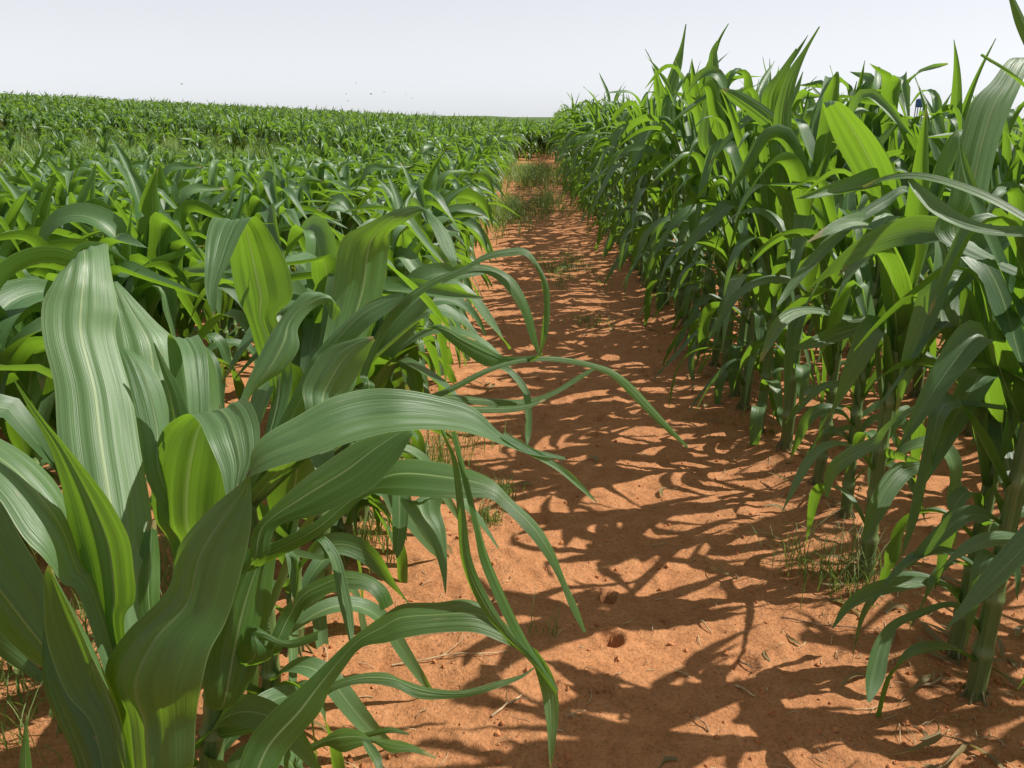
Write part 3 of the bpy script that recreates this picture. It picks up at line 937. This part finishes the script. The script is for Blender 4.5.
hero_leaf(P0, [(1060, 236, 1056, 246), (1036, 221, 1034, 228), (998, 198, 995, 205), (960, 182, 957, 189), (923, 173, 922, 180), (889, 175, 889, 180), (862, 186, 864, 188)], 1.05, 1.15, "long pale ribbon leaf arching along the row", bow=.15)
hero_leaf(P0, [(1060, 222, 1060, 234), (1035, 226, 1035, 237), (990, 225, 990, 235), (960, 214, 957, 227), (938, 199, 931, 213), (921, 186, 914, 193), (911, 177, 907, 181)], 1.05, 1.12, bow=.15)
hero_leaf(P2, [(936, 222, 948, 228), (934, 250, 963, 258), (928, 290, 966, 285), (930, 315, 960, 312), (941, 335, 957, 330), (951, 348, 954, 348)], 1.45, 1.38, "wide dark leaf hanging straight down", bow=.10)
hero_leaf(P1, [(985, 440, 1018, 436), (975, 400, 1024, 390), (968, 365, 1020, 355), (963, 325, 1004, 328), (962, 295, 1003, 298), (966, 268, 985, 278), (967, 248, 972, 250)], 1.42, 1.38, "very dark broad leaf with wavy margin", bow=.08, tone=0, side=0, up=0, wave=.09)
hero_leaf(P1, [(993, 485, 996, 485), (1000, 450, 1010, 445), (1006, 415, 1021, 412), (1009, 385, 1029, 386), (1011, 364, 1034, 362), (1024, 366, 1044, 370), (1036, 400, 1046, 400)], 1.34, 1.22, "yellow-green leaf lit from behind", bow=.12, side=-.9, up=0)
hero_leaf(P1, [(1030, 411, 1030, 418), (993, 404, 993, 409), (959, 400, 959, 405), (928, 402, 929, 407), (903, 411, 905, 416), (886, 424, 889, 429), (872, 437, 877, 447), (850, 447, 857, 460), (832, 460, 843, 470), (824, 476, 834, 480), (825, 496, 828, 499)], 1.3, 1.42, "thin leaf looping down over the row's foot", bow=.12)
hero_leaf(P3, [(920, 461, 922, 466), (897, 463, 910, 478), (879, 482, 897, 494), (867, 508, 885, 514), (863, 530, 873, 531), (864, 543, 866, 544)], 1.55, 1.45, bow=.12)
hero_leaf(P1, [(955, 602, 955, 608), (915, 611, 917, 619), (889, 623, 896, 630), (873, 645, 889, 653), (865, 675, 883, 681), (867, 701, 870, 703)], 1.4, 1.3, "dark low leaf drooping to the soil", bow=.12)
hero_leaf(P2, [(940, 580, 940, 586), (900, 577, 903, 591), (867, 585, 876, 598), (844, 603, 852, 609), (832, 627, 833, 629)], 1.5, 1.42, bow=.15)
hero_leaf(P0, [(1034, 70, 1048, 66), (1024, 45, 1036, 42), (1014, 18, 1024, 16), (1007, -8, 1011, -9)], 1.2, 1.15, bow=.2)
hero_leaf("row", [(800, 175, 806, 168), (792, 155, 800, 148), (779, 143, 791, 129), (758, 123, 771, 110), (732, 102, 742, 92), (721, 90, 723, 88)], 2.25, 2.35, "lit blade pointing towards the path's far end", bow=.12, side=-.6, up=0)
hero_leaf("row", [(774, 160, 792, 160), (773, 130, 792, 132), (776, 105, 792, 106), (786, 75, 797, 79), (803, 50, 807, 52), (819, 26, 820, 27)], 2.2, 2.1, bow=.15, side=0)
hero_leaf("row", [(758, 140, 776, 142), (761, 115, 778, 118), (763, 92, 780, 95), (778, 72, 787, 76), (796, 48, 797, 49)], 2.4, 2.3, bow=.15, side=0)
hero_leaf("row", [(662, 135, 678, 136), (664, 92, 676, 94), (672, 66, 682, 66), (680, 46, 684, 47), (685.5, 24, 686.5, 24)], 4.0, 3.9, bow=.15, side=0)
hero_leaf("row", [(700, 150, 722, 148), (702, 105, 723, 102), (707, 70, 719, 68), (710, 52, 717, 51), (717, 40, 718, 42)], 3.0, 2.95, bow=.12, side=-.5)
hero_leaf(P4, [(873, 319, 875, 326), (845, 321, 851, 337), (820, 333, 826, 346), (793, 347, 796, 351)], 1.75, 1.65, bow=.12)
hero_leaf(P4, [(871, 320, 874, 327), (894, 331, 888, 346), (915, 342, 908, 358), (939, 360, 930, 369), (952, 373, 950, 376)], 1.75, 1.65, bow=.12)
hero_leaf(P4, [(870, 317, 870, 322), (850, 316, 850, 321), (815, 307, 815, 314), (787, 310, 793, 320), (770, 327, 778, 337), (759, 361, 761, 362)], 1.8, 1.65, bow=.12)

# ------------------------------------------------------------------ the deeper maize, beyond counting
def mass(name, spots, tall, mat, label, smin, smax, lod=1.0):
    mb = MB()
    lr2 = np.random.default_rng(5)
    for x, y in spots:
        f = VAR[tall, int(lr2.integers(NV))]['far']
        v, a = np.concatenate(f.v), np.concatenate(f.a).copy()
        t, sc = lr2.uniform(0, 2 * PI), lr2.uniform(smin, smax)
        c, s = math.cos(t), math.sin(t)
        w = np.stack([(v[:, 0] * c - v[:, 1] * s) * sc + x, (v[:, 0] * s + v[:, 1] * c) * sc + y, v[:, 2] * sc + float(terrain(x, y))], 1)
        a[:, 2] = (a[:, 2] + lr2.random()) % 1
        mb.add(w, np.concatenate(f.f4), a)
    o = mb.build(name, mat)
    o.color = (0.5, 1, 0, 1)
    return tag(o, label, "maize field", None, "stuff")


def in_weeds(x, y):
    w0 = 10.8 + 2.2 * vnoise(np.array(x * .2 + 5), np.array(y * 0.0 + 2.5)) * .4 + 1.6 * float(sstep(8, 3, -x))
    w1 = 21.5 - 5.5 * float(sstep(8, 2.0, -x))
    return x < -1.4 and w0 < y < w1


short_spots = [(p[3], p[4]) for p in rest_short if not in_weeds(p[3], p[4])]
for rx in ROW_L:
    y = 12.5
    while y < 58:
        if abs(rx + bend(y)) < y * 0.80 + 1.5 and not in_weeds(rx + bend(y), y) and not (y > 40 and rx + bend(y) < -14):
            short_spots.append((rx + bend(y) + rng.normal(0, .03), y))
        y += rng.uniform(0.22, 0.32) * (1 + 0.9 * float(sstep(24, 45, y)))
for k in range(70):                      # maize closing off the path's far end
    y = 19.0 + 12 * rng.random() ** 1.4
    short_spots.append((rng.uniform(-.30, .75) + bend(y), y))
for k in range(120):                      # stray maize in the weedy strip
    y = rng.uniform(8.5, 23)
    x = -rng.uniform(1.2, 0.72 * y)
    if in_weeds(x, y):
        short_spots.append((x, y))
tall_spots = [(p[3], p[4]) for p in rest_tall]
for rx in ROW_R:
    y = 16.0
    while y < 44:
        tall_spots.append((rx + bend(y) + rng.normal(0, .02), y))
        y += rng.uniform(0.2, 0.3) * (1 + float(sstep(24, 45, y)))
mass("maize_field", short_spots, 0, M_FAR, "deep mass of shorter maize running back to the low ridge under the sky", .85, 1.12)
mass("maize_field", tall_spots, 1, M_FAR, "deep mass of taller maize rows standing behind the path-edge row", .88, 1.02)


# ------------------------------------------------------------------ weeds, grass, litter
def blades(mb, x, y, n, h, spread, lr2, wid=0.003, lean=0.6, seg=4, z=None):
    for _ in range(n):
        bx, by = x + lr2.normal(0, spread), y + lr2.normal(0, spread)
        bz = float(terrain(bx, by)) + (float(detail(np.array(bx), np.array(by))) if by < 9 else 0) if z is None else z
        t, hh = lr2.uniform(0, 2 * PI), h * lr2.uniform(0.45, 1.15)
        ln = lr2.uniform(0.15, lean) * hh
        q = np.linspace(0, 1, seg + 1)
        P = np.stack([bx + math.cos(t) * ln * q ** 1.8, by + math.sin(t) * ln * q ** 1.8, bz - 0.003 + hh * (q - 0.25 * lean * q ** 2.5)], 1)
        w = wid * (1 - q ** 1.6) + 0.0003
        S = np.array([-math.sin(t + .6), math.cos(t + .6), 0])
        V = np.stack([P - S * w[:, None] / 2, P + S * w[:, None] / 2], 1).reshape(-1, 3)
        a = np.zeros((len(V), 3))
        a[:, 0] = np.tile([0.3, 0.4], seg + 1)
        a[:, 1] = np.repeat(q, 2) * .8
        a[:, 2] = lr2.random()
        mb.add(V, grid_faces(2, seg + 1), a)


lw = np.random.default_rng(11)
# weedy strip between the two maize stands
mb = MB()
cnt = 0
while cnt < 38000:
    y = lw.uniform(8.5, 25.0)
    x = -lw.uniform(1.2, 0.82 * y)
    if not (in_weeds(x, y) or in_weeds(x, y - 2.6)):
        continue
    hump = 0.5 + 0.5 * float(vnoise(np.array(x * .8), np.array(y * .9)))
    kind = float(vnoise(np.array(x * .55 + 20), np.array(y * .6 + 11)))
    n0 = mb.n
    if kind > 0.1:
        blades(mb, x, y, 1, 0.26 + 0.34 * hump, 0.05, lw, wid=0.045, lean=0.9, seg=2)
    else:
        blades(mb, x, y, 1, 0.22 + 0.24 * hump, 0.04, lw, wid=0.020, lean=0.9, seg=2)
    mb.a[-1][:, 2] = (0.15 + 0.5 * hump + 0.3 * kind + lw.normal(0, .12)) % 1
    cnt += 1
tag(mb.build("weeds", M_WEED), "pale green weedy strip between the maize and the ridge", "weeds", None, "stuff")


def leafy_bush(name, x, y, h, r, n, mat, label, leaf=0.05, cat="bush", group=None):
    root = empty(name, (x, y, float(terrain(x, y))))
    tag(root, label, cat, group)
    st, fo = MB(), MB()
    for k in range(9):
        t, q = lw.uniform(0, 2 * PI), np.linspace(0, 1, 6)
        e = lw.uniform(0.3, 1.0) * r
        P = np.stack([math.cos(t) * e * q ** 1.3, math.sin(t) * e * q ** 1.3, h * lw.uniform(.6, 1) * q - .01], 1)
        st.add(*tube(P, 0.006 * (1 - .7 * q), 5))
    for k in range(n):
        d = unit(lw.normal(size=3)) * lw.random() ** 0.45
        hum = 0.75 + 0.35 * math.sin(5 * math.atan2(d[1], d[0]) + x)
        c = np.array([d[0] * r * hum, d[1] * r * hum, h * (0.55 + 0.48 * d[2] * hum)])
        if c[2] < 0.02:
            continue
        A = unit(lw.normal(size=3) + np.array([0, 0, .5]))
        B = unit(np.cross(A, lw.normal(size=3)))
        l, w = leaf * lw.uniform(.6, 1.3), leaf * .28
        V = np.array([c, c + A * l * .5 + B * w, c + A * l, c + A * l * .5 - B * w])
        a = np.array([[.4, 0, 0], [.2, .5, 0], [.4, .8, 0], [.7, .5, 0]])
        a[:, 2] = lw.random()
        fo.add(V, [[0, 1, 2, 3]], a)
    st.build("stem", M_TWIG, root)
    fo.build("foliage", mat, root)
    return root


for i, (x, y, h, r, lab) in enumerate([
        (-5.4, 12.6, .50, .34, "round grey-green bush in the weedy strip, largest of the three"),
        (-6.9, 14.2, .52, .30, "narrow upright bush behind the largest one in the weedy strip"),
        (-4.9, 14.8, .40, .45, "low bush close under the ridge maize, between two rounder ones")]):
    leafy_bush("bush", x, y, h, r, 1500, M_WEED, lab, .06, "bush", "bushes in the weedy strip")
leafy_bush("bush", 3.05, 4.55, 1.12, .55, 2600, M_YELLOW, "bright yellow-green leafy bush behind the tall maize, against the sky", .05)

# grass on and beside the path
M_GRASS = leaf_material("grass_blade", (0.07, 0.13, 0.028), (0.14, 0.20, 0.055), (0.24, 0.34, 0.05), fine=False, rough=0.55)


def tuft(x, y, n, h, spread, label, wid=.003, lean=.7, group="grass tufts on and beside the path", many=False, long=1.0):
    mb = MB()
    blades(mb, 0, 0, n, h, spread, lw, wid=wid, lean=lean, z=0.0)
    if long != 1.0:               # stretch the patch along the path, ragged at its rim
        for v in mb.v:
            c = v[0, :2].copy()
            v[:, 1] += c[1] * (long - 1) + 0.25 * math.sin(c[0] * 23)
            v[:, 2] *= 0.5 + 0.5 * abs(math.sin(c[0] * 17 + c[1] * 29))
    o = mb.build("grass" if many else "grass_tuft", M_GRASS)
    o.location = (x, y, float(ground_z(x, y)))
    if many:
        return tag(o, label, "grass", None, "stuff")
    return tag(o, label, "grass tuft", group)


tuft(*ground_pt(506, 212), 1700, .22, .13, "largest grass patch, on the path far back beside the shorter row", .006, .9, many=True, long=5.5)
tuft(*ground_pt(528, 176), 2600, .27, .30, "long grass patch where the path ends far back", .010, .9, many=True, long=4)
tuft(*ground_pt(546, 205), 600, .20, .10, "grass patch at the foot of the tall maize near the path's end", .006, .9, many=True, long=6)
tuft(*ground_pt(566, 267), 800, .08, .12, "low flat grass patch close to the taller row, halfway along the path", .004, 1.0, many=True, long=2.2)
tuft(*ground_pt(590, 325), 110, .06, .06, "sparse low grass beside the taller row, nearer than the flat patch", .003, 1.0, many=True)
tuft(*ground_pt(845, 592), 120, .17, .05, "wiry spreading grass clump between the front tall stalks", .0022, 1.2)
tuft(*ground_pt(800, 575), 60, .15, .05, "thin wiry grass reaching onto the path beside the tall stalks", .002, 1.4)
tuft(*ground_pt(500, 495), 90, .075, .02, "small dark weed tuft on the shaded middle of the path", .004, .9)
tuft(*ground_pt(488, 520), 90, .06, .02, "little grass tuft beside the shorter row under the arching leaf", .003, .9)
tuft(*ground_pt(540, 640), 22, .085, .02, "few thin dry grass stems standing alone on the path", .0018, .6)
tuft(*ground_pt(425, 470), 260, .12, .07, "dense grass below the shorter row's thin leaves", .003, .7, many=True)
tuft(*ground_pt(455, 440), 120, .09, .07, "grass fringe along the foot of the shorter row", .003, .7, many=True)
tuft(*ground_pt(362, 560), 160, .10, .06, "grass among the feet of the shorter row's stalks", .003, .7, many=True)
tuft(-.86, 1.28, 420, .15, .13, "dry pale grass between the front row and second row of shorter maize", .003, .9, many=True)
tuft(-.80, 1.60, 300, .13, .13, "grass behind the dry pale patch, between two shorter rows", .003, .9, many=True)

# withered scraps of leaf on the soil
mb = MB()
for k in range(170):
    y = 1.0 + 4.5 * lw.random() ** 1.5
    x = lw.choice([-.38, .80, .80, .84]) + lw.normal(0, .15) if k % 6 else lw.uniform(-.3, 1.0)
    v, f, a = leaf_pts(lw.uniform(.04, .13), lw.uniform(.008, .02), lw.uniform(0, 6.3), R(lw.uniform(0, 30)), R(lw.uniform(-45, 0)), .1, .8, tw=lw.normal(0, 1.5), daz=lw.normal(0, 1.2), n=8, m=2, seed=int(lw.integers(1e9)), channel=.8, chan_tip=.9, dry=True)
    v = v * np.array([1, 1, .55])
    v[:, 2] -= min(0, v[:, 2].min()) * .8
    a[:, 1] = 1
    mb.add(v + np.array([x, y, float(detail(np.array(x), np.array(y))) + .002]), f, a)
tag(mb.build("leaf_litter", M_LEAF), "withered brown scraps of leaf lying about the feet of the stalks", "litter", None, "stuff")

# crumbs of soil
base = np.array([[1, 0, 0], [-1, 0, 0], [0, 1, 0], [0, -1, 0], [0, 0, 1], [0, 0, -1]], float)
of = np.array([[0, 2, 4], [2, 1, 4], [1, 3, 4], [3, 0, 4], [2, 0, 5], [1, 2, 5], [3, 1, 5], [0, 3, 5]])
# one subdivision
vs, fs, ed = [tuple(b) for b in base], [], {}


def midv(i, j):
    k = (min(i, j), max(i, j))
    if k not in ed:
        m_ = unit((np.array(vs[i]) + np.array(vs[j])) / 2)
        ed[k] = len(vs)
        vs.append(tuple(m_))
    return ed[k]


for a, b, c in of:
    x_, y_, z_ = midv(a, b), midv(b, c), midv(c, a)
    fs += [[a, x_, z_], [b, y_, x_], [c, z_, y_], [x_, y_, z_]]
vs, fs = np.array(vs), np.array(fs)
mb = MB()
for k in range(3600):
    y = 1.0 + 4.2 * lw.random() ** 1.7
    x = lw.uniform(-.55, 1.25) if k % 3 else (lw.choice([-.38, .82]) + lw.normal(0, .12))
    r = 0.0014 + 0.0045 * lw.random() ** 4
    v = vs * r * (1 + lw.normal(0, .22, (len(vs), 1))) * lw.uniform(.7, 1.2, (1, 3))
    mb.add(v + np.array([x, y, float(detail(np.array(x), np.array(y))) + r * .35]), fs)
tag(mb.build("soil_crumbs", M_CLOD, smooth=False), "loose crumbs of red soil scattered over the path", "soil", None, "stuff")


def curl(L, bend, lr2, n=6):
    q = np.linspace(0, 1, n)
    t = lr2.uniform(0, 2 * PI)
    a = t + bend * (q - .5)
    P = np.cumsum(np.stack([np.cos(a), np.sin(a), 0 * a], 1) * L / n, 0)
    P[:, 2] += .004 * np.sin(q * PI) * lr2.uniform(0, 2)
    return P


mb = MB()
for k in range(1700):
    y = 1.0 + 4.0 * lw.random() ** 1.5
    x = (lw.choice([-.36, .80, .80]) + lw.normal(0, .16)) if k % 4 else lw.uniform(-.4, 1.1)
    P = curl(.006 + .06 * lw.random() ** 2.5, lw.normal(0, .8), lw) + np.array([x, y, 0])
    P[:, 2] += detail(P[:, 0], P[:, 1]) + .0015
    mb.add(*tube(P, np.linspace(1, .4, 6) * (.0006 + .0010 * lw.random() ** 2), 4))
tag(mb.build("straw_litter", M_STRAW), "fine bits of straw and dry stem scattered on the soil", "litter", None, "stuff")


def twig(px, py, L, ang, r, label, mat=None, bend=.5, fork=True, name="twig"):
    x, y = ground_pt(px, py)
    q = np.linspace(0, 1, 8)
    a = ang + bend * (q - .5)
    P = np.cumsum(np.stack([np.cos(a), np.sin(a), 0 * a], 1) * L / 8, 0)
    P = P - P.mean(0)
    zz = detail(P[:, 0] + x, P[:, 1] + y)
    P[:, 2] = zz - zz[0] + .002 + .006 * np.sin(q * PI)
    mb = MB()
    mb.add(*tube(P, r * (1.1 - .6 * q), 6))
    if fork:
        for j in (3, 5):
            b = ang + (0.8 if j == 3 else -0.9)
            Q = P[j] + np.stack([np.cos(b) * q * L * .3, np.sin(b) * q * L * .3, .008 * q], 1)
            mb.add(*tube(Q, r * .55 * (1.05 - .7 * q), 5))
    o = mb.build(name, mat or M_TWIG)
    o.location = (x, y, float(zz[0]))
    return tag(o, label, "twig", "dry twigs on the path")


twig(508, 712, .085, .75, .0022, "thick brown twig on the sunlit soil below the hanging leaf tip", M_STRAW)
twig(452, 660, .26, .10, .0016, "long thin dry stem lying in front of the shorter row", M_STRAW, .15)
twig(745, 690, .05, -1.0, .0024, "stubby pale stick at the lower middle of the path", M_STRAW, fork=False)
twig(750, 663, .06, -.9, .0020, "dark forked twig on a sunlit patch of the path", M_TWIG)
twig(705, 625, .045, -1.1, .0018, "short pale straw lying across a shadow edge", M_STRAW, fork=False)
twig(652, 622, .035, 1.5, .0014, "tiny upright pointing straw on the shaded path", M_STRAW, fork=False)
twig(835, 632, .24, -.35, .0014, "long bent stem lying under the front tall stalks", M_TWIG, .6)
twig(930, 695, .08, .35, .0030, "curled dry leaf-base scrap beside the thickest front stalk", M_STRAW, 1.6)
twig(683, 672, .04, -.8, .0015, "short straw near the last small dent in the path", M_STRAW, fork=False)
twig(660, 540, .05, .3, .0016, "bent pale straw on the path beside a shadow bay", M_STRAW, 1.2, fork=False)
twig(575, 720, .05, .4, .0014, "thin straw on the lit soil at the path's near edge", M_STRAW, fork=False)
twig(700, 720, .05, 2.2, .0016, "thin bent twig low on the shaded path", M_TWIG, .9)

# ------------------------------------------------------------------ far things
M_BIRD = simple_mat("bird_feather", (0.30, 0.30, 0.31), (0.38, 0.38, 0.39), 8, 0.8)
bird_me = None
BIRD_LAB = ["bird highest of the small flock over the ridge", "bird of the first close pair in the flock", "bird of the second close pair in the flock",
            "bird just above the maize ridge, lowest of the flock", "bird between two pairs of the flock", "bird flying with wings raised, at the flock's tail end",
            "bird trailing alone under the flock's tail end", "lone bird far ahead of the small flock"]
for i, (px, py) in enumerate([(356, 83), (346, 94), (371, 94), (348, 101), (384, 92), (406, 94), (413, 98), (182, 84)]):
    root = empty("bird", tuple(at(px, py, 60)), lw.uniform(0, 6))
    root.scale = (.95, .95, .95)
    tag(root, BIRD_LAB[i], "bird", "birds over the ridge")
    b, w = MB(), MB()
    q = np.linspace(-1, 1, 9)
    b.add(*tube(np.stack([q * .11, 0 * q, 0 * q], 1), .028 * (1 - q ** 2) ** .6 + .002, 6))
    up = lw.uniform(.02, .12)
    for s_ in (-1, 1):
        t = np.linspace(0, 1, 6)
        span = np.stack([-.04 * t ** 2, s_ * .13 * t, up * t - .06 * t ** 2 + .01], 1)
        ch = .055 * (1 - t ** 2) + .006
        V = np.stack([span + np.array([1, 0, 0]) * ch[:, None], span - np.array([1, 0, 0]) * ch[:, None]], 1).reshape(-1, 3)
        w.add(V, grid_faces(2, 6))
    b.build("body", M_BIRD, root)
    w.build("wing", M_BIRD, root)

M_BLUE = simple_mat("blue_plastic", (0.035, 0.07, 0.17), (0.05, 0.09, 0.21), 3, 0.5)
M_POST = simple_mat("grey_post", (0.12, 0.12, 0.12), (0.2, 0.2, 0.19), 5, 0.7)
for (px, py, d, r, mt, lab) in [(920, 103, 34, .17, M_BLUE, "small round blue tank seen between upright maize tips against the sky")]:
    p = at(px, py, d)
    root = empty("water_tank", (p[0], p[1], 0))
    tag(root, lab, "tank")
    t = MB()
    zt = np.array([-.5, -.46, -.40, -.2, 0, .2, .36, .46, .52, .54]) * r * 2
    rt = np.array([.6, .9, .97, 1.0, .97, 1.0, .97, .75, .3, .02]) * r
    t.add(*tube(np.stack([0 * zt, 0 * zt, zt + p[2]], 1), rt, 16))
    t.build("tank_body", mt, root)
    for sx in (-1, 1):
        for sy in (-1, 1):
            l = MB()
            l.add(*tube(np.array([[sx * r * .6, sy * r * .6, -.02], [sx * r * .6, sy * r * .6, p[2] - r * .9]]), .02, 6))
            l.build("leg", M_POST, root)
